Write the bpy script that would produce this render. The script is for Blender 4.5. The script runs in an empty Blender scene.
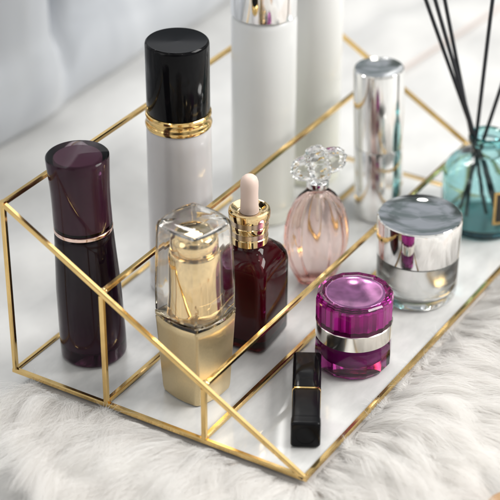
import bpy, bmesh, math, random
import numpy as np
from mathutils import Vector, Matrix

random.seed(7)
rng = np.random.default_rng(11)
SC = bpy.context.scene
COL = SC.collection
R = math.radians
PI = math.pi

# ------------------------------------------------------------------ camera
CAM_POS = Vector((0.66287, 0.56067, 0.59687))
cam_right = Vector((-0.52030138, 0.85398227, 0.00087519))
cam_down = Vector((0.44001879, 0.26896602, -0.85676178))
cam_fwd = Vector((-0.73189476, -0.44538923, -0.51571163))
F_PX = 1815.15
cd = bpy.data.cameras.new('camera')
cd.sensor_width = 36
cd.lens = F_PX / 500 * 36
cd.clip_start = 0.02
cd.clip_end = 50
cd.dof.use_dof = True
cd.dof.focus_distance = 1.022
cd.dof.aperture_fstop = 7.2
cam = bpy.data.objects.new('camera', cd)
COL.objects.link(cam)
m = Matrix((cam_right, -cam_down, -cam_fwd)).transposed().to_4x4()
m.translation = CAM_POS
cam.matrix_world = m
SC.camera = cam

# ------------------------------------------------------------------ view and sampling
SC.view_settings.view_transform = 'Standard'
SC.view_settings.look = 'None'
SC.view_settings.exposure = 0.20
SC.view_settings.gamma = 1.0
SC.render.engine = 'CYCLES'
cy = SC.cycles
cy.use_denoising = True
cy.max_bounces = 20
cy.diffuse_bounces = 8
cy.glossy_bounces = 8
cy.transmission_bounces = 14
cy.transparent_max_bounces = 12
cy.volume_bounces = 0
cy.sample_clamp_indirect = 6.0
cy.blur_glossy = 0.6
cy.caustics_reflective = False

# ------------------------------------------------------------------ room light (world), window lamp and added fill
W = bpy.data.worlds.new('World')
SC.world = W
W.use_nodes = True
nt = W.node_tree
for n in list(nt.nodes):
    nt.nodes.remove(n)
out = nt.nodes.new('ShaderNodeOutputWorld')
bg = nt.nodes.new('ShaderNodeBackground')
nt.links.new(bg.outputs[0], out.inputs[0])
tc = nt.nodes.new('ShaderNodeTexCoord')


def w_spot(direction, inner, outer):
    """1 inside a round patch of the room seen in that direction, 0 outside"""
    d = nt.nodes.new('ShaderNodeVectorMath'); d.operation = 'DOT_PRODUCT'
    nt.links.new(tc.outputs['Generated'], d.inputs[0])
    d.inputs[1].default_value = Vector(direction).normalized()
    mr = nt.nodes.new('ShaderNodeMapRange'); mr.interpolation_type = 'SMOOTHSTEP'
    mr.inputs['From Min'].default_value = math.cos(R(outer))
    mr.inputs['From Max'].default_value = math.cos(R(inner))
    nt.links.new(d.outputs['Value'], mr.inputs['Value'])
    return mr.outputs[0]


def w_mix(fac, a, b):
    mx = nt.nodes.new('ShaderNodeMix'); mx.data_type = 'RGBA'
    nt.links.new(fac, mx.inputs['Factor'])
    for k, v in (('A', a), ('B', b)):
        s = [i for i in mx.inputs if i.name == k and i.type == 'RGBA'][0]
        if isinstance(v, tuple):
            s.default_value = (*v, 1)
        else:
            nt.links.new(v, s)
    return [o for o in mx.outputs if o.type == 'RGBA'][0]


sep = nt.nodes.new('ShaderNodeSeparateXYZ')
nt.links.new(tc.outputs['Generated'], sep.inputs[0])
grad = nt.nodes.new('ShaderNodeMapRange'); grad.interpolation_type = 'SMOOTHSTEP'
grad.inputs['From Min'].default_value = -0.1
grad.inputs['From Max'].default_value = 0.95
nt.links.new(sep.outputs['Z'], grad.inputs['Value'])
c = w_mix(grad.outputs[0], (0.43, 0.425, 0.40), (0.94, 0.92, 0.88))      # walls to ceiling
nz = nt.nodes.new('ShaderNodeTexNoise'); nz.inputs['Scale'].default_value = 3.0; nz.inputs['Detail'].default_value = 2
nt.links.new(tc.outputs['Generated'], nz.inputs['Vector'])
nzr = nt.nodes.new('ShaderNodeMapRange'); nzr.inputs['From Min'].default_value = 0.5; nzr.inputs['From Max'].default_value = 0.62
nt.links.new(nz.outputs['Fac'], nzr.inputs['Value'])
nz2 = nt.nodes.new('ShaderNodeTexNoise'); nz2.inputs['Scale'].default_value = 9.0; nz2.inputs['Detail'].default_value = 3
nt.links.new(tc.outputs['Generated'], nz2.inputs['Vector'])
nz2r = nt.nodes.new('ShaderNodeMapRange'); nz2r.inputs['From Min'].default_value = 0.42; nz2r.inputs['From Max'].default_value = 0.60
nt.links.new(nz2.outputs['Fac'], nz2r.inputs['Value'])
far = w_mix(nz2r.outputs[0], (0.44, 0.47, 0.51), (0.22, 0.26, 0.265))
c = w_mix(w_spot((-0.80, -0.42, 0.45), 16, 34), c, far)                  # far end of the room, plants and shelves
c = w_mix(nzr.outputs[0], c, (0.10, 0.12, 0.115))                         # furniture and plants in the room
c = w_mix(w_spot((0.87, 0.48, 0.30), 12, 24), c, (0.05, 0.045, 0.04))    # the dark figure behind the camera
c = w_mix(w_spot((0.87, -0.50, 0.30), 14, 24), c, (2.7, 2.65, 2.6))      # bright patch on the left, added as front fill
c = w_mix(w_spot((-0.75, 0.15, 1.0), 10, 20), c, (2.3, 2.35, 2.4))       # bright window high behind
for dr, sz_, br in (((-0.50, -0.62, 0.62), 1.6, 26), ((-0.62, -0.30, 0.74), 1.3, 26), ((-0.35, -0.75, 0.80), 1.4, 22), ((0.30, -0.80, 0.75), 1.8, 20),
                    ((0.55, 0.75, 0.85), 1.6, 20), ((-0.15, 0.35, 1.0), 1.6, 22), ((0.75, -0.05, 0.9), 1.5, 20)):
    c = w_mix(w_spot(dr, sz_ * 0.8, sz_ * 1.3), c, (br, br * 0.97, br * 0.9))   # small bright spots added for crisp glints on glass and metal
nt.links.new(c, bg.inputs['Color'])
bg.inputs['Strength'].default_value = 0.72


def area(name, loc, target, size, size_y, power, color):
    ld = bpy.data.lights.new(name, 'AREA')
    ld.shape = 'RECTANGLE'; ld.size = size; ld.size_y = size_y
    ld.energy = power; ld.color = color
    o = bpy.data.objects.new(name, ld)
    COL.objects.link(o)
    o.location = loc
    o.rotation_euler = (Vector(target) - Vector(loc)).to_track_quat('-Z', 'Y').to_euler()
    return o


area('window_light', (-0.80, 1.35, 1.25), (-0.10, 0.12, 0.0), 1.0, 0.8, 32.0, (1.0, 0.98, 0.95))
area('back_fill_light', (-0.75, -0.55, 1.25), (-0.15, 0.1, 0.0), 0.5, 0.25, 6.0, (1.0, 0.98, 0.96))  # added fill from above the back, brightens the tall white bottles


# ------------------------------------------------------------------ materials
def mat(name):
    mm = bpy.data.materials.new(name)
    mm.use_nodes = True
    t = mm.node_tree
    return mm, t, t.nodes['Principled BSDF']


def noise(t, scale, detail=3, rough=0.5, coord='Object', stretch=None):
    co = t.nodes.new('ShaderNodeTexCoord')
    n = t.nodes.new('ShaderNodeTexNoise')
    n.inputs['Scale'].default_value = scale
    n.inputs['Detail'].default_value = detail
    n.inputs['Roughness'].default_value = rough
    src = co.outputs[coord]
    if stretch:
        mp = t.nodes.new('ShaderNodeMapping')
        mp.inputs['Scale'].default_value = stretch
        t.links.new(src, mp.inputs['Vector']); src = mp.outputs[0]
    t.links.new(src, n.inputs['Vector'])
    return n


def ramp(t, fac, stops):
    r = t.nodes.new('ShaderNodeValToRGB')
    e = r.color_ramp.elements
    while len(e) < len(stops):
        e.new(0.5)
    for k, (p, col) in enumerate(stops):
        e[k].position = p
        e[k].color = (*col, 1) if len(col) == 3 else col
    t.links.new(fac, r.inputs[0])
    return r.outputs[0]


def bump(t, b, fac, strength, dist=0.001):
    bn = t.nodes.new('ShaderNodeBump')
    bn.inputs['Strength'].default_value = strength
    bn.inputs['Distance'].default_value = dist
    t.links.new(fac, bn.inputs['Height'])
    t.links.new(bn.outputs[0], b.inputs['Normal'])


def metal(name, col, rough, nscale=120, bstr=0.0, var=0.1, metallic=1.0):
    mm, t, b = mat(name)
    n = noise(t, nscale, 3)
    b.inputs['Metallic'].default_value = metallic
    lo = tuple(v * (1 - var) for v in col)
    t.links.new(ramp(t, n.outputs['Fac'], [(0.35, lo), (0.65, col)]), b.inputs['Base Color'])
    mr = t.nodes.new('ShaderNodeMapRange')
    mr.inputs['To Min'].default_value = rough * 0.7; mr.inputs['To Max'].default_value = rough * 1.4
    t.links.new(n.outputs['Fac'], mr.inputs['Value'])
    t.links.new(mr.outputs[0], b.inputs['Roughness'])
    if bstr:
        bump(t, b, n.outputs['Fac'], bstr, 0.0004)
    return mm


def plastic(name, col, rough, coat=0.0, var=0.06, nscale=60, spec=0.5, bstr=0.0):
    mm, t, b = mat(name)
    n = noise(t, nscale, 4)
    lo = tuple(v * (1 - var) for v in col)
    t.links.new(ramp(t, n.outputs['Fac'], [(0.3, lo), (0.7, col)]), b.inputs['Base Color'])
    b.inputs['Roughness'].default_value = rough
    b.inputs['Specular IOR Level'].default_value = spec
    b.inputs['Coat Weight'].default_value = coat
    b.inputs['Coat Roughness'].default_value = 0.04
    if bstr:
        bump(t, b, n.outputs['Fac'], bstr, 0.0004)
    return mm


def glass(name, absorb=None, density=0.0, rough=0.0, ior=1.5, tint=(1, 1, 1)):
    mm, t, b = mat(name)
    b.inputs['Transmission Weight'].default_value = 1.0
    b.inputs['Roughness'].default_value = rough
    b.inputs['IOR'].default_value = ior
    n = noise(t, 35, 2)
    lo = tuple(v * 0.985 for v in tint)
    t.links.new(ramp(t, n.outputs['Fac'], [(0.3, lo), (0.7, tint)]), b.inputs['Base Color'])
    bump(t, b, n.outputs['Fac'], 0.03, 0.0006)
    if absorb:
        va = t.nodes.new('ShaderNodeVolumeAbsorption')
        va.inputs['Color'].default_value = (*absorb, 1)
        va.inputs['Density'].default_value = density
        t.links.new(va.outputs[0], t.nodes['Material Output'].inputs['Volume'])
    return mm


M = {}
M['gold'] = metal('polished_gold', (0.86, 0.60, 0.25), 0.13, 90, 0.05, 0.12)
M['gold_pale'] = metal('pale_gold', (0.87, 0.66, 0.36), 0.07, 60, 0.02, 0.05)
M['rose_gold'] = metal('rose_gold', (0.88, 0.66, 0.58), 0.12, 60, 0.0, 0.05)
M['champagne'] = metal('champagne_satin', (0.64, 0.51, 0.30), 0.33, 900, 0.05, 0.06, 0.75)
M['silver'] = metal('polished_silver', (0.92, 0.92, 0.92), 0.035, 30, 0.02, 0.03)
M['silver_soft'] = metal('brushed_silver', (0.93, 0.93, 0.92), 0.11, 30, 0.02, 0.03)
M['pearl_cup'] = metal('pearl_cup', (0.93, 0.92, 0.91), 0.10, 40, 0.02, 0.03, 0.55)
M['silver_band'] = metal('silver_band', (0.93, 0.90, 0.84), 0.14, 40, 0.02, 0.04)
M['black_gloss'] = plastic('black_gloss', (0.005, 0.005, 0.006), 0.09, 0.0, spec=0.13)
M['black_satin'] = plastic('black_satin', (0.006, 0.006, 0.007), 0.22, 0.0, spec=0.12)
M['pearl_grey'] = plastic('pearl_grey', (0.62, 0.60, 0.60), 0.28, 0.4)
M['frost_white'] = plastic('frosted_white', (0.84, 0.85, 0.83), 0.35, 0.3)
M['cream_white'] = plastic('milky_white', (0.86, 0.86, 0.80), 0.30, 0.3)
M['rubber'] = plastic('cream_rubber', (0.80, 0.63, 0.55), 0.5, 0.0, bstr=0.1)
M['collar_beige'] = metal('collar_champagne', (0.70, 0.56, 0.42), 0.25, 60, 0.0, 0.05)
M['plum_core'] = plastic('plum_core', (0.10, 0.040, 0.068), 0.18, 0.0, spec=0.3)
M['plum_glass'] = glass('plum_glass', (0.42, 0.22, 0.34), 170, ior=1.3)
M['dark_liquid'] = plastic('dark_serum', (0.022, 0.010, 0.024), 0.15, 0.0, spec=0.2)
M['maroon_glass'] = glass('maroon_glass', (0.62, 0.06, 0.13), 220, ior=1.32)
M['maroon_liquid'] = plastic('maroon_serum', (0.095, 0.004, 0.016), 0.12, 0.0, spec=0.2)
M['clear'] = glass('clear_glass', (0.93, 0.95, 0.95), 20)
M['warm_clear'] = glass('warm_clear_acrylic', (0.97, 0.88, 0.68), 45)
M['pink_glass'] = glass('pink_glass', (0.97, 0.60, 0.53), 115)
M['purple_glass'] = glass('purple_glass', (0.66, 0.08, 0.56), 95)
M['magenta_core'] = metal('magenta_core', (0.78, 0.04, 0.58), 0.2, 60, 0.0, 0.1, 0.6)
M['lilac_disc'] = metal('lilac_disc', (0.60, 0.24, 0.52), 0.10, 90, 0.08, 0.5, 0.75)
M['purple_cream'] = plastic('purple_cream', (0.34, 0.015, 0.28), 0.25, 0.6)
M['teal_glass'] = glass('teal_glass', (0.02, 0.70, 0.73), 140)
M['teal_liquid'] = glass('teal_liquid', (0.42, 0.74, 0.66), 30, 0, 1.33)
M['reed'] = plastic('black_reed', (0.012, 0.014, 0.02), 0.6, 0.0, bstr=0.2)
M['label_black'] = plastic('black_label', (0.03, 0.025, 0.022), 0.45)
M['tan'] = plastic('tan_wood', (0.50, 0.30, 0.15), 0.5, 0.0, 0.25, 40)
M['ribbon'] = plastic('beige_ribbon', (0.60, 0.51, 0.47), 0.6)

def grade(key, axis_lo, axis_hi, stops, rough, spec=0.3, trans=0.0, coat=0.0):
    """liquid or glass whose own colour changes from the bottom up (heights in m)"""
    mm, t, b = mat(key)
    co = t.nodes.new('ShaderNodeTexCoord'); sx = t.nodes.new('ShaderNodeSeparateXYZ')
    t.links.new(co.outputs['Object'], sx.inputs[0])
    mr = t.nodes.new('ShaderNodeMapRange')
    mr.inputs['From Min'].default_value = axis_lo; mr.inputs['From Max'].default_value = axis_hi
    n = noise(t, 40, 3)
    ad = t.nodes.new('ShaderNodeMath'); ad.operation = 'MULTIPLY_ADD'; ad.inputs[1].default_value = 0.012; ad.inputs[2].default_value = -0.006
    t.links.new(n.outputs['Fac'], ad.inputs[0])
    sm = t.nodes.new('ShaderNodeMath'); sm.operation = 'ADD'
    t.links.new(sx.outputs['Z'], sm.inputs[0]); t.links.new(ad.outputs[0], sm.inputs[1])
    t.links.new(sm.outputs[0], mr.inputs['Value'])
    t.links.new(ramp(t, mr.outputs[0], stops), b.inputs['Base Color'])
    b.inputs['Roughness'].default_value = rough
    b.inputs['Specular IOR Level'].default_value = spec
    b.inputs['Transmission Weight'].default_value = trans
    b.inputs['Coat Weight'].default_value = coat
    b.inputs['Coat Roughness'].default_value = 0.08
    M[key] = mm


grade('dark_liquid', 0.0, 0.08, [(0.0, (0.090, 0.040, 0.075)), (0.35, (0.040, 0.020, 0.036)), (0.75, (0.016, 0.008, 0.016))], 0.15, 0.2)
grade('frost_white', 0.0, 0.14, [(0.0, (0.92, 0.92, 0.82)), (0.5, (0.95, 0.955, 0.92)), (1.0, (0.95, 0.96, 0.96))], 0.30, 0.5, 0.22, 0.3)
grade('cream_white', 0.0, 0.14, [(0.0, (0.92, 0.92, 0.79)), (0.5, (0.95, 0.95, 0.89)), (1.0, (0.96, 0.96, 0.95))], 0.28, 0.5, 0.22, 0.3)
M['milk'] = plastic('milky_cream', (0.88, 0.88, 0.85), 0.4)

# white panel of the tray, softly streaked
mm, t, b = mat('white_base_glass')
n = noise(t, 26, 6, 0.6, stretch=(1.0, 2.2, 1.0))
t.links.new(ramp(t, n.outputs['Fac'], [(0.30, (0.57, 0.575, 0.57)), (0.62, (0.74, 0.74, 0.73))]), b.inputs['Base Color'])
b.inputs['Roughness'].default_value = 0.18
b.inputs['Coat Weight'].default_value = 0.6
b.inputs['Coat IOR'].default_value = 1.5
b.inputs['Coat Roughness'].default_value = 0.02
bump(t, b, n.outputs['Fac'], 0.05, 0.001)
M['base'] = mm

# white table cover
mm, t, b = mat('white_cloth')
n = noise(t, 12, 5, 0.55, stretch=(1, 1.4, 1))
t.links.new(ramp(t, n.outputs['Fac'], [(0.30, (0.50, 0.50, 0.495)), (0.66, (0.67, 0.67, 0.66))]), b.inputs['Base Color'])
b.inputs['Roughness'].default_value = 0.55
bump(t, b, n.outputs['Fac'], 0.5, 0.006)
M['cloth'] = mm

# silver satin drape
mm, t, b = mat('silver_satin')
n = noise(t, 9, 3, stretch=(1, 1, 0.35))
t.links.new(ramp(t, n.outputs['Fac'], [(0.30, (0.38, 0.405, 0.445)), (0.66, (0.70, 0.725, 0.76))]), b.inputs['Base Color'])
b.inputs['Metallic'].default_value = 0.15
b.inputs['Roughness'].default_value = 0.30
b.inputs['Sheen Weight'].default_value = 0.3
bump(t, b, n.outputs['Fac'], 0.5, 0.01)
M['satin'] = mm

# fur
mm, t, b = mat('white_fur')
n = noise(t, 30, 3)
t.links.new(ramp(t, n.outputs['Fac'], [(0.25, (0.89, 0.875, 0.86)), (0.65, (0.96, 0.955, 0.945))]), b.inputs['Base Color'])
b.inputs['Roughness'].default_value = 0.55
b.inputs['Specular IOR Level'].default_value = 0.12
tr = t.nodes.new('ShaderNodeBsdfTranslucent'); tr.inputs['Color'].default_value = (0.96, 0.952, 0.94, 1)
mx = t.nodes.new('ShaderNodeMixShader'); mx.inputs[0].default_value = 0.6
t.links.new(b.outputs[0], mx.inputs[1]); t.links.new(tr.outputs[0], mx.inputs[2])
t.links.new(mx.outputs[0], t.nodes['Material Output'].inputs['Surface'])
M['fur'] = mm
M['fur_shade_backing'] = plastic('fur_shade_backing', (0.66, 0.61, 0.57), 0.8, var=0.2)  # rug backing, warm shade between the tufts put into its beige colour


# ------------------------------------------------------------------ builders
def finish(name, bm, m, parent=None, loc=None, smooth=True, angle=35, recalc=True):
    if recalc:
        bmesh.ops.recalc_face_normals(bm, faces=bm.faces)
    me = bpy.data.meshes.new(name)
    bm.to_mesh(me); bm.free()
    me.materials.append(M[m])
    if smooth:
        for p in me.polygons:
            p.use_smooth = True
        me.set_sharp_from_angle(angle=R(angle))
    o = bpy.data.objects.new(name, me)
    COL.objects.link(o)
    if parent is not None:
        o.parent = parent
    if loc is not None:
        o.location = loc
    return o


def thing(name, label, cat, loc=(0, 0, 0), rz=0.0, group=None):
    o = bpy.data.objects.new(name, None)
    o.empty_display_size = 0.01
    COL.objects.link(o)
    o.location = loc
    o.rotation_euler = (0, 0, rz)
    return tag(o, label, cat, group)


def tag(o, label, cat, group=None, kind=None):
    o['label'] = label; o['category'] = cat
    if group: o['group'] = group
    if kind: o['kind'] = kind
    return o


def rings(bm, loops, cap0=True, cap1=True):
    """loft a list of equally long point loops"""
    vs = [[bm.verts.new(p) for p in lp] for lp in loops]
    n = len(vs[0])
    for a, b_ in zip(vs, vs[1:]):
        for i in range(n):
            bm.faces.new((a[i], a[(i + 1) % n], b_[(i + 1) % n], b_[i]))
    if cap0: bm.faces.new(vs[0][::-1])
    if cap1: bm.faces.new(vs[-1])
    return bm


def lathe(prof, seg=64, bm=None, wob=None):
    """prof: (radius, z) in mm, from the bottom up; radius 0 closes an end"""
    bm = bm or bmesh.new()
    loops = []
    for r, z in prof:
        r = max(r, 0.01)
        loops.append([(r * 1e-3 * math.cos(2 * PI * i / seg), r * 1e-3 * math.sin(2 * PI * i / seg), z * 1e-3) for i in range(seg)])
    return rings(bm, loops)


def rnd(r, z0, z1, e0=0.6, e1=0.6, k=4):
    """profile of a round block with softened bottom and top edges (mm)"""
    p = [(0, z0)]
    for i in range(k + 1):
        a = PI / 2 * i / k
        p.append((r - e0 + e0 * math.sin(a), z0 + e0 - e0 * math.cos(a)))
    for i in range(k + 1):
        a = PI / 2 * i / k
        p.append((r - e1 + e1 * math.cos(a), z1 - e1 + e1 * math.sin(a)))
    p.append((0, z1))
    return p


def sq(half, rad, n=8, bulge=0.0):
    """outline of a square with rounded corners; half = half side (mm)"""
    pts = []
    for cx, cy_, a0 in ((1, 1, 0), (-1, 1, 90), (-1, -1, 180), (1, -1, 270)):
        for i in range(n + 1):
            a = R(a0 + 90 * i / n)
            pts.append([cx * (half - rad) + rad * math.cos(a), cy_ * (half - rad) + rad * math.sin(a)])
        # bulging side up to the next corner
        nx, ny = (math.cos(R(a0 + 180)), math.sin(R(a0 + 180)))
        p0 = pts[-1]
        ln = 2 * (half - rad)
        for j in (1, 2, 3):
            s = j / 4
            nrm = (math.cos(R(a0 + 90)), math.sin(R(a0 + 90)))
            pts.append([p0[0] + nx * ln * s + nrm[0] * bulge * 4 * s * (1 - s), p0[1] + ny * ln * s + nrm[1] * bulge * 4 * s * (1 - s)])
    return pts


def loft_sq(levels, bm=None, n=8):
    """levels: (half, corner radius, z, bulge) in mm"""
    bm = bm or bmesh.new()
    return rings(bm, [[(x * 1e-3, y * 1e-3, z * 1e-3) for x, y in sq(h, r, n, bl)] for h, r, z, bl in levels])


def beam(bm, p, q, w=0.003, up=(0, 0, 1), chamfer=0.18):
    """square bar with eased edges from p to q"""
    p, q = Vector(p), Vector(q)
    d = (q - p).normalized()
    s = d.cross(Vector(up)).normalized()
    u = s.cross(d)
    h = w / 2; c_ = w * chamfer
    prof = [(h, h - c_), (h - c_, h), (-h + c_, h), (-h, h - c_), (-h, -h + c_), (-h + c_, -h), (h - c_, -h), (h, -h + c_)]
    return rings(bm, [[x + s * a + u * b_ for a, b_ in prof] for x in (p, q)])


def ball(bm, p, r, sz=1.0):
    bmesh.ops.create_uvsphere(bm, u_segments=12, v_segments=8, radius=r, matrix=Matrix.Translation(p) @ Matrix.Diagonal((1, 1, sz, 1)))


def prism(n, levels, bm=None, rot=0.0):
    """n-sided faceted body; levels: (radius, z) mm"""
    bm = bm or bmesh.new()
    return rings(bm, [[(r * 1e-3 * math.cos(2 * PI * (i + 0.5) / n + rot), r * 1e-3 * math.sin(2 * PI * (i + 0.5) / n + rot), z * 1e-3) for i in range(n)] for r, z in levels])


# ------------------------------------------------------------------ the setting: table cover, drape
TABLE_Z = -0.010
bm = bmesh.new()
N = 140
gx = np.linspace(-1.5, 0.9, N); gy = np.linspace(-0.8, 1.2, N)
grid = []
for i in range(N):
    row = []
    for j in range(N):
        x, y = gx[i], gy[j]
        dz = 0.0
        # soft wrinkles left of and behind the tray
        w_ = math.exp(-((y + 0.07) / 0.07) ** 2)
        dz += 0.0048 * w_ * math.sin(75 * y + 5 * math.sin(9 * x)) + 0.0016 * w_ * math.sin(130 * y - 60 * x)
        row.append(bm.verts.new((x, y, TABLE_Z + dz)))
    grid.append(row)
for i in range(N - 1):
    for j in range(N - 1):
        bm.faces.new((grid[i][j], grid[i + 1][j], grid[i + 1][j + 1], grid[i][j + 1]))
o = finish('tabletop', bm, 'cloth', recalc=False)
o['kind'] = 'structure'

# stitched seam of the table cover
bm = beam(bmesh.new(), (0.094, -0.02, TABLE_Z + 0.0004), (0.080, 0.30, TABLE_Z + 0.0004), 0.0007, (0, 0, 1))
o = finish('tabletop_seam', bm, 'cloth')
o['kind'] = 'structure'

# drape behind the tray: one hanging cloth with folds, its hem on the table
bm = bmesh.new()
NX, NZ = 260, 50
front, back = [], []
for i in range(NX):
    x = -0.75 + 1.15 * i / (NX - 1)
    cf, cb = [], []
    for k in range(NZ):
        z = k / (NZ - 1)
        amp = 0.10 + 0.90 * min(1.0, z * 2.2)
        y = -0.190 + 0.024 * amp * math.sin(26 * x + 1.9 + 1.5 * z) + 0.011 * amp * math.sin(63 * x - 3.4 * z) - 0.10 * z * z
        y += 0.010 * math.sin(min(1.0, z / 0.16) * PI) - 0.030 * math.exp(-((x + 0.300) / 0.010) ** 2) * min(1.0, z * 5) + 0.012 * math.exp(-((x + 0.335) / 0.022) ** 2) * min(1.0, z * 4)
        zz = TABLE_Z + 0.0005 + 0.42 * z
        cf.append(bm.verts.new((x, y, zz))); cb.append(bm.verts.new((x, y - 0.003, zz)))
    front.append(cf); back.append(cb)
for i in range(NX - 1):
    for k in range(NZ - 1):
        bm.faces.new((front[i][k], front[i][k + 1], front[i + 1][k + 1], front[i + 1][k]))
        bm.faces.new((back[i][k], back[i + 1][k], back[i + 1][k + 1], back[i][k + 1]))
for k in range(NZ - 1):
    bm.faces.new((front[0][k], back[0][k], back[0][k + 1], front[0][k + 1]))
    bm.faces.new((front[-1][k], front[-1][k + 1], back[-1][k + 1], back[-1][k]))
for i in range(NX - 1):
    bm.faces.new((front[i][-1], back[i][-1], back[i + 1][-1], front[i + 1][-1]))
    bm.faces.new((front[i][0], front[i + 1][0], back[i + 1][0], back[i][0]))
o = finish('satin_drape', bm, 'satin', angle=80)
tag(o, 'silvery grey satin drape hanging in soft folds behind the gold organizer', 'drape')

# ------------------------------------------------------------------ the gold organizer
TW, TD, TH = -0.3247, 0.1912, 0.110
Y1, Y2 = 0.0637, 0.1285
BW = 0.0030
sl = lambda y: TH * (1 - y / TD)
tray = thing('cosmetic_organizer', 'gold wire frame organizer with sloping sides and white base holding all the bottles', 'organizer')


def bar(name, p, q, up=(0, 0, 1), w=BW):
    bm = bmesh.new()
    beam(bm, p, q, w, up)
    return finish(name, bm, 'gold', tray, angle=20)


h = BW / 2
for x in (0.0, TW):
    bar('bottom_rail', (x, -h, 0), (x, TD + h, 0))
    bar('corner_post', (x, 0, h), (x, 0, TH + h), (1, 0, 0))
    a, b_ = Vector((x, 0, TH)), Vector((x, TD, 0))
    d = (b_ - a).normalized()
    bar('sloping_rail', a + d * h, b_ - d * h * 0.3, (0, 0, 1))
    for y in (Y1, Y2):
        bar('divider_post', (x, y, h), (x, y, sl(y) - h), (1, 0, 0))
sgn = -1
bar('bottom_rail', (-h, 0, 0), (TW + h, 0, 0))
bar('bottom_rail', (-h, TD, 0), (TW + h, TD, 0))
bar('top_rail', (-h, 0, TH), (TW + h, 0, TH))
for y in (Y1, Y2):
    bar('divider_rail', (-h, y, sl(y) + 0.0002), (TW + h, y, sl(y) + 0.0002))
    bar('divider_rail', (-h, y, h + 0.0003), (TW + h, y, h + 0.0003))
    for x in (0.0, TW):
        bm = bmesh.new()
        sx = -1 if x == 0 else 1
        ball(bm, (x + sx * 0.0022, y - 0.0004, sl(y) + 0.0007), 0.0019, 0.8)
        ball(bm, (x + sx * 0.0026, y + 0.0008, sl(y) + 0.0001), 0.0013)
        finish('solder_bead', bm, 'gold_pale', tray)
bm = bmesh.new()
zt = 0.0
x0, x1, y0, y1_ = TW + h, -h, h, TD - h
rings(bm, [[(x0, y0, -0.0022), (x1, y0, -0.0022), (x1, y1_, -0.0022), (x0, y1_, -0.0022)], [(x0, y0, zt), (x1, y0, zt), (x1, y1_, zt), (x0, y1_, zt)]])
finish('base_panel', bm, 'base', tray, smooth=False)

# ------------------------------------------------------------------ dark plum pump bottle (back left)
AZ = R(29)          # direction from the things towards the photographer
t_ = thing('serum_bottle', 'dark plum glass serum bottle with smoky purple cap at the left end of the tray', 'bottle', (-0.0389, 0.0274, 0.0006))
t_.rotation_euler = Matrix.Rotation(R(1.7), 3, Vector((0.87, 0.48, 0))).to_euler()
bm = lathe([(0, 0), (16.8, 0), (18.2, 0.4), (19.0, 1.4), (19.2, 3), (19.2, 16), (18.9, 30), (18.6, 46), (17.7, 62), (17.0, 76), (16.6, 81.5), (16.1, 82.6), (0, 82.6)], 96)
finish('glass_body', bm, 'plum_glass', t_)
bm = lathe([(0, 7), (14, 7), (16.0, 8.6), (16.9, 12), (16.7, 25), (16.0, 46), (15.1, 64), (14.4, 78), (13.8, 80.5), (0, 81)], 96)
finish('dark_serum', bm, 'dark_liquid', t_)
bm = lathe(rnd(16.75, 82.8, 85.0, 0.3, 0.3), 96)
finish('neck_ring', bm, 'rose_gold', t_)
cap = finish('cap', lathe([(0, 85.2), (16.0, 85.2), (16.6, 85.7), (16.6, 92), (16.5, 100), (16.7, 110), (17.2, 119), (17.7, 128.0), (17.6, 128.8), (17.1, 129.3), (16, 129.4), (0, 129.4)], 96), 'plum_glass', t_)
finish('cap_insert', lathe([(0, 86), (13.6, 86), (13.4, 100), (13.5, 112), (13.6, 126.0), (13.0, 127.4), (0, 127.8)], 72), 'plum_core', cap)

# ------------------------------------------------------------------ pearl bottle with black cap
t_ = thing('lotion_bottle', 'pearl grey bottle with tall glossy black cap and gold collar', 'bottle', (-0.1285, 0.030, 0.0003))
finish('body', lathe([(0, 0), (18, 0), (19.3, 1.0), (19.6, 3), (19.5, 50), (19.2, 100), (19.1, 108.8), (18.6, 109.8), (0, 109.8)], 96), 'pearl_grey', t_)
finish('gold_collar', lathe([(0, 110), (18.9, 110), (19.5, 110.4), (19.8, 112.0), (19.4, 113.2), (19.1, 113.8), (19.1, 117.0), (19.5, 117.6), (19.4, 119.0), (18.9, 119.6), (0, 119.6)], 96), 'gold', t_)
finish('cap', lathe([(0, 119.8), (18.5, 119.8), (18.7, 120.2), (18.7, 161.8), (18.4, 163.0), (17.6, 163.7), (16, 163.6), (0, 163.2)], 96), 'black_gloss', t_)


# ------------------------------------------------------------------ tall white frosted bottles
def tall_bottle(loc, rad, hb, label, inner, cap_h, cap_m):
    t_ = thing('toner_bottle', label, 'bottle', loc, group='tall white bottles at the back')
    fb = finish('frosted_body', lathe([(0, 0), (rad - 1.5, 0), (rad - .3, .8), (rad, 2.5), (rad, 9), (rad - .35, 9.6), (rad - .1, 10.4), (rad, 12), (rad, hb - 5), (rad - .5, hb - 2.2), (rad - 1.6, hb - .6), (rad - 3, hb), (0, hb)], 80), inner, t_)
    finish('milky_filling', lathe([(0, 9), (rad - 9, 9), (rad - 7.2, 11), (rad - 7.0, 40), (rad - 7.0, hb - 40), (rad - 7.6, hb - 36), (0, hb - 36)], 64), 'milk', fb)
    finish('cap', lathe(rnd(rad + 0.2, hb + .2, hb + cap_h, .4, 1.0), 80), cap_m, t_)
    return t_


tall_bottle((-0.2300, 0.0275, 0.0003), 20.6, 142.8, 'tall frosted white bottle with shiny silver cap behind the dropper bottle', 'frost_white', 46, 'silver')
tall_bottle((-0.2920, 0.0270, 0.0003), 20.2, 205, 'tallest milky white bottle rising out of the picture behind the perfume', 'cream_white', 40, 'frost_white')

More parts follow.
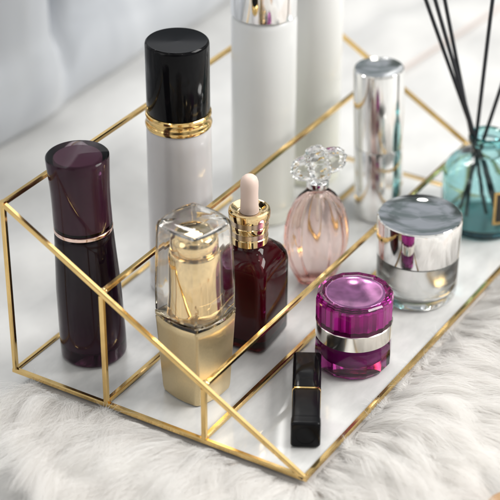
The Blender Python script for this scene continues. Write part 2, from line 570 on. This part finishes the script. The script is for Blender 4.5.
# ------------------------------------------------------------------ gold foundation bottle
t_ = thing('foundation_bottle', 'square satin gold foundation bottle with clear cap over its gold pump', 'bottle', (-0.0388, 0.0985, 0.0003), R(34 - 45))
bo = finish('gold_body', loft_sq([(13.0, 3.0, 0, 1.2), (13.9, 3.2, .6, 1.3), (14.3, 3.1, 3, 1.5), (15.1, 2.8, 22, 1.9), (16.1, 2.5, 46, 2.2), (16.3, 2.5, 49.5, 2.2), (15.7, 2.5, 50.6, 2.1)]), 'champagne', t_, angle=40)
finish('clear_shoulder', loft_sq([(15.9, 2.5, 50.8, 2.1), (16.4, 2.4, 51.3, 2.2), (16.4, 2.4, 53.2, 2.2), (15.6, 2.3, 54.0, 2.0)]), 'warm_clear', t_, angle=40)
# hollow cap: outer skin and an inner cavity
bm = loft_sq([(15.8, 2.2, 54.4, 2.0), (16.2, 2.3, 55.0, 2.1), (16.1, 2.3, 72, 2.1), (15.4, 2.2, 94, 1.9), (14.8, 2.1, 107.2, 1.8), (14.3, 2.0, 109.4, 1.7), (13.4, 1.9, 110.2, 1.6), (8, 1.2, 111.3, 1.0), (2, .4, 111.7, .2)])
inn = [(14.7, 1.9, 54.6, 1.9), (14.7, 1.9, 72, 1.9), (14.1, 1.9, 92, 1.7), (13.7, 1.9, 105.0, 1.6), (13.1, 1.9, 107.2, 1.5), (11.5, 1.8, 108.0, 1.2), (6, 1.0, 108.7, .8)]
bm2 = loft_sq(inn)
bmesh.ops.recalc_face_normals(bm, faces=bm.faces)
bmesh.ops.recalc_face_normals(bm2, faces=bm2.faces)
bmesh.ops.reverse_faces(bm2, faces=bm2.faces)
me2 = bpy.data.meshes.new('cavity'); bm2.to_mesh(me2); bm2.free(); bm.from_mesh(me2); bpy.data.meshes.remove(me2)
finish('clear_cap', bm, 'warm_clear', t_, angle=40, recalc=False)
finish('pump_sleeve', lathe([(0, 54.3), (14.0, 54.3), (14.2, 55.0), (14.1, 70), (13.7, 90.6), (13.2, 91.8), (12.0, 92.2), (0, 92.2)], 72), 'gold_pale', t_)
finish('pump_button', lathe([(0, 92.4), (12.2, 92.4), (12.7, 93.2), (12.7, 98.0), (12.1, 100.9), (10.4, 102.9), (7.4, 104.3), (0, 105.0)], 72), 'gold_pale', t_)

# ------------------------------------------------------------------ maroon dropper bottle
t_ = thing('dropper_bottle', 'square maroon glass dropper bottle with gold collar and cream rubber bulb', 'bottle', (-0.1018, 0.0949, 0.0003), R(49 - 45))
gl = finish('glass_body', loft_sq([(15.6, 5.0, 0, .3), (17.2, 5.2, .8, .3), (17.9, 5, 3, .3), (18.0, 4.8, 30, .3), (18.0, 4.8, 50, .3), (17.4, 5.4, 54, .3), (15.8, 6.4, 58, .3), (13.0, 8.0, 61, .2), (10.6, 9.4, 62.6, 0), (10.0, 9.6, 64.2, 0)], n=10), 'maroon_glass', t_, angle=50)
finish('maroon_serum', loft_sq([(13, 4.2, 5, .2), (15.0, 4.2, 7, .2), (15.3, 4, 30, .2), (15.3, 4, 48, .2), (14.4, 4.6, 52, .2), (11.8, 6.5, 56.5, .2), (8.0, 7.0, 59.5, 0), (7.4, 7.0, 63, 0)], n=10), 'maroon_liquid', gl, angle=50)
finish('gold_collar', lathe([(0, 64.4), (10.4, 64.4), (10.9, 64.8), (10.9, 68.6), (10.5, 69.0), (10.5, 69.4), (0, 69.4)], 72), 'gold_pale', t_)
finish('champagne_band', lathe([(0, 69.4), (10.6, 69.4), (10.6, 72.6), (0, 72.6)], 72), 'collar_beige', t_)
finish('gold_collar', lathe([(0, 72.6), (10.9, 72.6), (11.1, 73.0), (11.1, 76.2), (10.8, 76.6), (0, 76.6)], 72), 'gold_pale', t_)
finish('champagne_band', lathe([(0, 76.6), (10.8, 76.6), (11.0, 80.0), (0, 80.0)], 72), 'collar_beige', t_)
finish('gold_flange', lathe([(0, 80), (11.2, 80), (11.9, 80.6), (12.1, 84.0), (11.8, 85.3), (10.8, 85.8), (9.2, 85.3), (7.5, 84.0), (6, 83.6), (0, 83.6)], 72), 'gold_pale', t_)
finish('rubber_bulb', lathe([(0, 83.7), (5.6, 83.7), (5.4, 85.2), (5.2, 88), (5.0, 95), (5.2, 100), (5.1, 102.6), (4.4, 104.8), (3.0, 106.2), (1.4, 106.8), (0, 106.9)], 48), 'rubber', t_)

# ------------------------------------------------------------------ pink perfume bottle
t_ = thing('perfume_bottle', 'oval pale pink perfume bottle with faceted crystal cap', 'perfume', (-0.1737, 0.0990, 0.0003), R(29 + 90 + 12))


def egg(levels, n=84, depth=0.52, flip=False, flute=0.0):
    bm = bmesh.new()
    loops = []
    for w_, z in levels:
        w_ = max(w_, 0.02)
        loops.append([(w_ * 1e-3 * f * math.cos(2 * PI * i / n), depth * w_ * 1e-3 * f * math.sin(2 * PI * i / n), z * 1e-3)
                      for i in range(n) for f in [1 + flute * math.sin(9 * 2 * PI * i / n + z * 0.05)]])
    rings(bm, loops)
    bmesh.ops.recalc_face_normals(bm, faces=bm.faces)
    if flip:
        bmesh.ops.reverse_faces(bm, faces=bm.faces)
    return bm


outer = [(0, 0), (9, 0), (10.5, .5), (11.2, 1.6), (13.6, 6), (16.4, 12), (18.6, 19), (19.9, 27), (20.2, 33), (19.6, 41), (17.8, 49), (14.8, 56), (11.0, 61.5), (7.6, 64.4), (6.6, 65.4), (6.4, 67), (0, 67)]
inner = [(0, 5.0), (8.5, 5.2), (11.2, 8), (14.0, 13.5), (16.2, 20.5), (17.4, 28), (17.6, 33), (17.0, 41), (15.2, 48.5), (12.2, 55), (8.4, 60), (5.4, 62.5), (0, 63)]
bm = egg(outer); bm2 = egg(inner, flip=True, depth=0.45, flute=0.07)
me2 = bpy.data.meshes.new('cavity'); bm2.to_mesh(me2); bm2.free(); bm.from_mesh(me2); bpy.data.meshes.remove(me2)
finish('pink_glass_body', bm, 'pink_glass', t_, recalc=False, angle=50)
finish('silver_collar', lathe(rnd(6.8, 67.1, 71.0, .4, .4), 48), 'silver', t_)
bm = bmesh.new()
bmesh.ops.create_icosphere(bm, subdivisions=4, radius=1.0)
ax = Vector((1, 0, 0.26)).normalized()
for v in bm.verts:
    d = v.co.normalized()
    k = d.dot(ax)
    rr = 0.0112 + (0.0066 if k > 0 else 0.0056) * abs(k) ** 4 + 0.0012 * max(0, d.z) ** 6 - 0.0020 * max(0, 1 - ((abs(k) - 0.62) / 0.22) ** 2)
    an = math.atan2(d.dot(Vector((0, 1, 0))), d.dot(Vector((-ax.z, 0, ax.x))))
    rr *= 1 + 0.035 * math.cos(10 * an) * (1 - abs(k) ** 4) + 0.03 * math.cos(6 * an) * abs(k) ** 2
    v.co = d * rr
    v.co.y *= 0.92
    v.co.z += 0.0818
finish('crystal_cap', bm, 'clear', t_, angle=9)

# ------------------------------------------------------------------ silver tube
t_ = thing('silver_tube', 'slim mirror silver cylinder bottle standing between the perfume and the diffuser', 'bottle', (-0.2695, 0.0926, 0.0003))
t_.rotation_euler = Matrix.Rotation(R(2.0), 3, Vector((0.87, 0.48, 0))).to_euler()
finish('tube_body', lathe([(0, 0), (14.7, 0), (15.4, .5), (15.6, 1.6), (15.8, 50.2), (15.4, 50.8), (0, 50.8)], 80), 'silver_soft', t_)
finish('cap', lathe([(0, 51.3), (15.6, 51.3), (16.0, 51.8), (16.2, 103.4), (15.9, 104.8), (15.2, 105.4), (14.1, 105.2), (12, 104.6), (0, 104.0)], 80), 'silver_soft', t_)

# ------------------------------------------------------------------ silver lidded jar
t_ = thing('cream_jar', 'clear glass jar with wide mirror silver lid', 'jar', (-0.1947, 0.1580, 0.0003))
gj = finish('glass_base', lathe([(0, 0), (20.5, 0), (22.8, .5), (24.2, 2.2), (24.8, 5), (24.9, 27), (24.4, 29), (23, 29.6), (0, 29.6)], 96), 'clear', t_)
finish('silver_cup', lathe([(0, 5.0), (17.6, 5.0), (19.4, 5.4), (20.6, 6.6), (21.4, 9), (22.4, 17), (23.2, 26), (23.3, 28.9), (0, 28.9)], 96), 'silver_soft', gj)
finish('lid', lathe([(0, 29.9), (24.9, 29.9), (25.4, 30.4), (25.8, 52.8), (25.5, 54.0), (24.8, 54.5), (23.8, 54.3), (20, 53.5), (12, 52.7), (0, 52.3)], 96), 'silver', t_)

# ------------------------------------------------------------------ purple faceted jar
t_ = thing('cream_jar', 'faceted purple glass jar with silver band behind the black lipstick', 'jar', (-0.1091, 0.1606, 0.0003), R(29 + 7))
NF = 14
bs = finish('glass_base', prism(NF, [(18.4, 0), (20.6, .8), (22.0, 3.2), (22.2, 9), (21.9, 17.5), (21.2, 19.4), (20, 19.6)]), 'purple_glass', t_, angle=12)
finish('purple_cream', lathe([(0, 4.5), (10, 4.5), (13.0, 6), (14.6, 9), (15.2, 18.8), (0, 18.8)], 64), 'purple_cream', bs)
finish('silver_band', lathe([(0, 19.8), (21.6, 19.8), (22.1, 20.2), (22.1, 29.4), (21.6, 29.8), (0, 29.8)], 96), 'silver_band', t_)
ld_ = finish('lid', prism(NF, [(21.6, 29.9), (22.1, 30.0), (22.2, 33), (22.3, 43.8), (21.6, 46.6), (20.6, 47.5), (19.0, 47.5), (17.8, 46.6), (17.4, 45.7)]), 'purple_glass', t_, angle=12)
bm = bmesh.new()
rings(bm, [[((rr - 1.5 * (i % 2)) * 1e-3 * math.cos(2 * PI * i / 48), (rr - 1.5 * (i % 2)) * 1e-3 * math.sin(2 * PI * i / 48), z * 1e-3) for i in range(48)] for rr, z in ((17.6, 31), (18.9, 31.4), (18.9, 42.6), (17.6, 43.4))])
finish('magenta_core', bm, 'magenta_core', ld_, smooth=False)
finish('lilac_disc', lathe([(0, 45.9), (17.0, 45.9), (17.3, 46.3), (17.0, 46.8), (15.8, 46.9), (14.6, 46.5), (0, 46.3)], 64), 'lilac_disc', ld_)

# ------------------------------------------------------------------ black lipstick lying on the base
lx = Vector((-0.87435, -0.48529, 0))          # length axis, away from the photographer
t_ = thing('lipstick', 'black square lipstick with thin gold ring lying at the front of the tray', 'lipstick', (-0.0222, 0.1788, 0.0004), math.atan2(lx.y, lx.x))


def lip_seg(levels):
    """levels: (distance along, half side, corner radius) mm, lying on its side"""
    bm = bmesh.new()
    return rings(bm, [[(a * 1e-3, y * 1e-3, (z + 8.1) * 1e-3) for y, z in sq(hh, rr, 6)] for a, hh, rr in levels])


eb = finish('end_block', lip_seg([(0, 7.0, 1.8), (.5, 7.7, 2), (1.4, 8.1, 2), (2.2, 8.15, 2), (7.2, 8.05, 2), (7.5, 7.8, 2)]), 'black_satin', t_, angle=30)
finish('body', lip_seg([(7.7, 7.55, 1.8), (8, 7.75, 1.8), (32.5, 7.75, 1.8), (33, 7.5, 1.8)]), 'black_satin', t_, angle=30)
finish('gold_ring', lip_seg([(33.1, 7.6, 1.8), (33.3, 7.95, 1.9), (34.5, 7.95, 1.9), (34.7, 7.6, 1.8)]), 'gold', t_, angle=30)
finish('cap', lip_seg([(34.9, 7.6, 1.8), (35.3, 8.0, 1.9), (67.8, 8.0, 1.9), (68.6, 7.7, 1.8), (69, 7.0, 1.6)]), 'black_gloss', t_, angle=30)
bm = bmesh.new()
loops = []
for rr, a in ((5.5, .15), (5.6, -.22), (5.2, -.22), (5.1, .15)):
    loops.append([(a * 1e-3, rr * 1e-3 * math.cos(2 * PI * i / 48), rr * 1e-3 * math.sin(2 * PI * i / 48) + 0.0081) for i in range(48)])
rings(bm, loops, False, False)
finish('embossed_ring', bm, 'black_gloss', eb)

# ------------------------------------------------------------------ reed diffuser
t_ = thing('reed_diffuser', 'teal glass diffuser bottle with black and gold label', 'diffuser', (-0.2939, 0.1559, 0.0003))
bm = lathe([(0, 0), (23.5, 0), (25.2, .7), (26.4, 2.6), (26.9, 6), (27.3, 14), (27.3, 36), (26.5, 40), (24.0, 44.3), (19.5, 47.6), (14, 49.6), (10.4, 51.2), (9.2, 53.4), (9.2, 57.6), (11.6, 58.8), (12.6, 60.4), (12.6, 62.6), (11.8, 64.2), (10.0, 64.6), (8.2, 63.8), (7.2, 61.5), (7.0, 54), (7.8, 50.6),
            (12, 47.6), (17.6, 45.4), (21.4, 42.4), (23.6, 38), (24.6, 33), (24.6, 10), (23.8, 6), (21.6, 4.2), (18, 3.4), (0, 3.2)], 96)
finish('teal_glass_body', bm, 'teal_glass', t_, recalc=True)
bm = bmesh.new()
NA = 24
for lay, (m0, z0, z1, r_, a0, a1) in {'label': ('label_black', 13.5, 37.0, 27.6, 8, 95)}.items():
    loops = []
    for rr in (r_, r_ + .25):
        pass
    g0 = [[(rr * 1e-3 * math.cos(AZ + R(a0 + (a1 - a0) * i / NA)), rr * 1e-3 * math.sin(AZ + R(a0 + (a1 - a0) * i / NA))) for i in range(NA + 1)] for rr in (r_, r_ + .3)]
    ring0 = [(x, y, z0 * 1e-3) for x, y in g0[0]] + [(x, y, z0 * 1e-3) for x, y in g0[1][::-1]]
    ring1 = [(x, y, z1 * 1e-3) for x, y in g0[0]] + [(x, y, z1 * 1e-3) for x, y in g0[1][::-1]]
    rings(bm, [ring0, ring1])
lb = finish('label', bm, 'label_black', t_, angle=40)
bm = bmesh.new()
for z0, z1, a0, a1 in ((13.5, 15.3, 8, 95), (35.2, 37.0, 8, 95), (15.4, 35.1, 8, 11.6), (15.4, 35.1, 91.4, 95)):
    g0 = [[(rr * 1e-3 * math.cos(AZ + R(a0 + (a1 - a0) * i / NA)), rr * 1e-3 * math.sin(AZ + R(a0 + (a1 - a0) * i / NA))) for i in range(NA + 1)] for rr in (27.95, 28.15)]
    rings(bm, [[(x, y, z * 1e-3) for x, y in g0[0]] + [(x, y, z * 1e-3) for x, y in g0[1][::-1]] for z in (z0, z1)])
finish('gold_border', bm, 'gold', lb, angle=40)

REEDS = [((-0.2990, 0.1682, 0.0047), (-0.2767, 0.1152, 0.1537), 'black reed leaning furthest left out of the diffuser'),
         ((-0.2952, 0.1668, 0.0047), (-0.2762, 0.1218, 0.1553), 'black reed crossing in the middle of the left leaning bundle'),
         ((-0.2978, 0.1572, 0.0047), (-0.2839, 0.1247, 0.1531), 'black reed on the right of the left leaning bundle'),
         ((-0.2881, 0.1470, 0.0047), (-0.2907, 0.1535, 0.1571), 'nearly upright black reed standing apart in the diffuser'),
         ((-0.2887, 0.1410, 0.0047), (-0.2968, 0.1602, 0.0955), 'black reed leaning right out of the diffuser at the picture edge')]
for p, q_, lab in REEDS:
    p, q_ = Vector(p), Vector(q_)
    d = (q_ - p).normalized()
    s = d.orthogonal().normalized(); u = d.cross(s)
    Lr = 0.215
    bm = bmesh.new()
    rings(bm, [[d * (Lr * k / 6) + (s * math.cos(a) + u * math.sin(a)) * 0.00125 + s * 0.0006 * math.sin(k * 1.1) for a in [2 * PI * i / 10 for i in range(10)]] for k in range(7)])
    o = finish('diffuser_reed', bm, 'reed', loc=p)
    tag(o, lab, 'reed', 'black reeds in the teal diffuser')

# ------------------------------------------------------------------ small things at the picture edges
o = finish('beige_ribbon', beam(bmesh.new(), (-0.440, -0.008, TABLE_Z + 0.0011), (-0.90, 0.036, TABLE_Z + 0.0011), 0.0022, (0, 0, 1)), 'ribbon')
o.scale = (1, 1, 1)
tag(o, 'thin pale beige ribbon lying across the white table beyond the diffuser reeds', 'ribbon')

o = finish('wooden_coaster', lathe([(0, 0), (14, 0), (16, .6), (17, 2.4), (17, 10.5), (16.2, 12.6), (14.6, 13.6), (12.5, 13.4), (0, 13.0)], 64), 'tan', loc=(-0.0305, 0.2990, TABLE_Z + 0.0005))
tag(o, 'tan wooden coaster peeking in at the bottom right corner by the fur', 'coaster')

# ------------------------------------------------------------------ white fur rug under the front of the tray
POLY = np.array([(0.000, 0.010), (0.022, 0.018), (0.052, 0.062), (0.072, 0.115), (0.098, 0.20), (0.11, 0.28), (0.05, 0.275), (0.01, 0.258), (-0.045, 0.246), (-0.09, 0.250), (-0.16, 0.30), (-0.30, 0.36), (-0.45, 0.36), (-0.44, 0.20), (-0.30, 0.15), (-0.06, 0.02)])


def inside(P):
    x, y = P[:, 0], P[:, 1]
    res = np.zeros(len(P), bool)
    j = len(POLY) - 1
    for i in range(len(POLY)):
        xi, yi = POLY[i]; xj, yj = POLY[j]
        hit = ((yi > y) != (yj > y)) & (x < (xj - xi) * (y - yi) / (yj - yi + 1e-12) + xi)
        res ^= hit
        j = i
    return res


def tray_dist(P):
    """vector from the nearest point of the tray outline, and its length"""
    nx_ = np.clip(P[:, 0], TW, 0.0); ny_ = np.clip(P[:, 1], 0.0, TD)
    v = np.stack([P[:, 0] - nx_, P[:, 1] - ny_], 1)
    return v, np.linalg.norm(v, axis=1)


def wav(P, s, seed):
    r_ = np.random.default_rng(seed)
    o_ = np.zeros(len(P))
    for _ in range(6):
        a = r_.uniform(0, 2 * PI); f = s * r_.uniform(.6, 1.6); ph = r_.uniform(0, 6.28)
        o_ += np.sin(f * (P[:, 0] * math.cos(a) + P[:, 1] * math.sin(a)) + ph)
    return o_ / 6 * 1.6


def base_h(P):
    _, d = tray_dist(P)
    k = np.clip(d / 0.03, 0, 1)
    return -0.0036 + k * (0.0010 + 0.003 * wav(P, 60, 3))


def in_view(P, pad):
    V = np.stack([P[:, 0], P[:, 1], np.zeros(len(P))], 1) - np.array(CAM_POS)
    z = V @ np.array(cam_fwd)
    u = 250 + F_PX * (V @ np.array(cam_right)) / z
    v = 250 + F_PX * (V @ np.array(cam_down)) / z
    return (u > -pad) & (u < 500 + pad) & (v > -pad) & (v < 500 + pad)


def sample(n):
    lo, hi = POLY.min(0), POLY.max(0)
    got = []
    tot = 0
    while tot < n:
        P = rng.uniform(lo, hi, (n * 2, 2))
        P = P[inside(P)]
        _, d = tray_dist(P)
        P = P[(d > 0.0016) & in_view(P, 45)]
        got.append(P); tot += len(P)
    return np.concatenate(got)[:n]


NS, NC, SEG = 210000, 1700, 6
roots = sample(NS)
cl = sample(NC)
# nearest clump for each strand, in chunks
own = np.empty(NS, int)
for i in range(0, NS, 4000):
    dd = ((roots[i:i + 4000, None, :] - cl[None]) ** 2).sum(2)
    own[i:i + 4000] = dd.argmin(1)
cv, cdist = tray_dist(cl)
cang = np.arctan2(cv[:, 1], cv[:, 0])
cang = cang + 0.5 * wav(cl, 45, 21) + rng.normal(0, 0.28, NC)
clen = np.clip(rng.normal(0.040, 0.007, NC), 0.02, 0.06)
clift = np.clip(rng.normal(0.26, 0.11, NC) + 0.12 * wav(cl, 70, 5), 0.08, 0.7)
ccurl = rng.normal(0, 0.35, NC)
ang = cang[own] + rng.normal(0, 0.16, NS)
L = clen[own] * rng.uniform(0.65, 1.15, NS)
lift = np.clip(clift[own] + rng.normal(0, 0.07, NS), 0.04, 0.9)
_, rd = tray_dist(roots)
# some short tufts next to the tray stand up or fall over its rail
edge = (cdist < 0.010) & (rng.random(NC) < 0.07)
flip_s = edge[own] & (rd < 0.012)
ang = np.where(flip_s, ang + PI * rng.normal(1.0, 0.25, NS), ang)
L = np.where(flip_s, rng.uniform(0.006, 0.012, NS), L)
lift = np.where(flip_s, rng.uniform(0.2, 0.5, NS), lift)
lift *= np.clip(0.75 + rd / 0.04, 0.75, 1.0)
curl = ccurl[own] + rng.normal(0, 0.25, NS)
tip_c = cl[own] + np.stack([np.cos(cang[own]), np.sin(cang[own])], 1) * clen[own][:, None] * 0.9
fly = rng.random(NS) < 0.06                                  # loose hairs that leave their tuft
cw = np.where(fly | flip_s, 0.0, rng.uniform(0.38, 0.82, NS))
zb = base_h(roots)
T = np.linspace(0, 1, SEG + 1)
pos = np.empty((NS, SEG + 1, 3))
a_ = ang.copy()
xy = roots.copy()
for k, tt in enumerate(T):
    if k:
        a_k = ang + curl * (tt - 0.5) + np.where(fly, 0.6 * (tt - 0.3) * np.sign(curl), 0)
        xy = xy + np.stack([np.cos(a_k), np.sin(a_k)], 1) * (L / SEG)[:, None]
    w_ = (cw * tt ** 1.3)[:, None]
    pos[:, k, :2] = xy * (1 - w_) + (tip_c * tt + roots * (1 - tt)) * w_
    zz = zb + L * lift * (2.0 * tt - 1.45 * tt ** 2) + np.where(fly, 0.004 * tt, 0)
    pos[:, k, 2] = np.maximum(zz, TABLE_Z + 0.0006)
# ribbons: two vertices per level, one at the tip
tan = np.gradient(pos, axis=1)
tan /= np.linalg.norm(tan, axis=2, keepdims=True) + 1e-12
view = np.array([0.0, 0.0, 1.0]) + rng.normal(0, 0.3, (NS, 1, 3))
side = np.cross(tan, view)
side /= np.linalg.norm(side, axis=2, keepdims=True) + 1e-12
wid = (rng.uniform(0.00006, 0.00012, NS))[:, None, None] * (1 - 0.75 * T[None, :, None] ** 1.5)
Lv = pos - side * wid; Rv = pos + side * wid
verts = np.empty((NS, SEG + 1, 2, 3)); verts[:, :, 0] = Lv; verts[:, :, 1] = Rv
vper = (SEG + 1) * 2
q0 = np.array([[2 * k, 2 * k + 1, 2 * k + 3, 2 * k + 2] for k in range(SEG)])
faces = (np.arange(NS) * vper)[:, None, None] + q0[None]
fv = verts.reshape(-1, 3)
ff = faces.reshape(-1, 4)
# backing sheet: grid cells of the rug outline
step = 0.004
gx = np.arange(POLY[:, 0].min(), POLY[:, 0].max(), step); gy = np.arange(POLY[:, 1].min(), POLY[:, 1].max(), step)
GX, GY = np.meshgrid(gx, gy, indexing='ij')
G = np.stack([GX.ravel(), GY.ravel()], 1)
gz = base_h(G)
gz = np.maximum(gz, TABLE_Z + 0.001)
okc = inside(G).reshape(GX.shape)
idx = np.arange(len(G)).reshape(GX.shape)
cells = okc[:-1, :-1] & okc[1:, :-1] & okc[1:, 1:] & okc[:-1, 1:]
bf = np.stack([idx[:-1, :-1][cells], idx[1:, :-1][cells], idx[1:, 1:][cells], idx[:-1, 1:][cells]], 1)
used, inv = np.unique(bf, return_inverse=True)
bv = np.concatenate([G, gz[:, None]], 1)[used]
bf = inv.reshape(-1, 4)
allv = np.concatenate([bv, fv]); allf = np.concatenate([bf, ff + len(bv)])
me = bpy.data.meshes.new('fur_rug')
me.vertices.add(len(allv)); me.vertices.foreach_set('co', allv.astype(np.float32).ravel())
me.loops.add(allf.size); me.loops.foreach_set('vertex_index', allf.astype(np.int32).ravel())
me.polygons.add(len(allf))
me.polygons.foreach_set('loop_start', np.arange(0, allf.size, 4, dtype=np.int32))
me.polygons.foreach_set('use_smooth', np.ones(len(allf), bool))
me.update(calc_edges=True)
me.materials.append(M['fur']); me.materials.append(M['fur_shade_backing'])
mi = np.zeros(len(allf), np.int32); mi[:len(bf)] = 1
me.polygons.foreach_set('material_index', mi)
o = bpy.data.objects.new('fur_rug', me)
COL.objects.link(o)
tag(o, 'fluffy long haired white fur rug spread under the front of the gold organizer', 'rug')
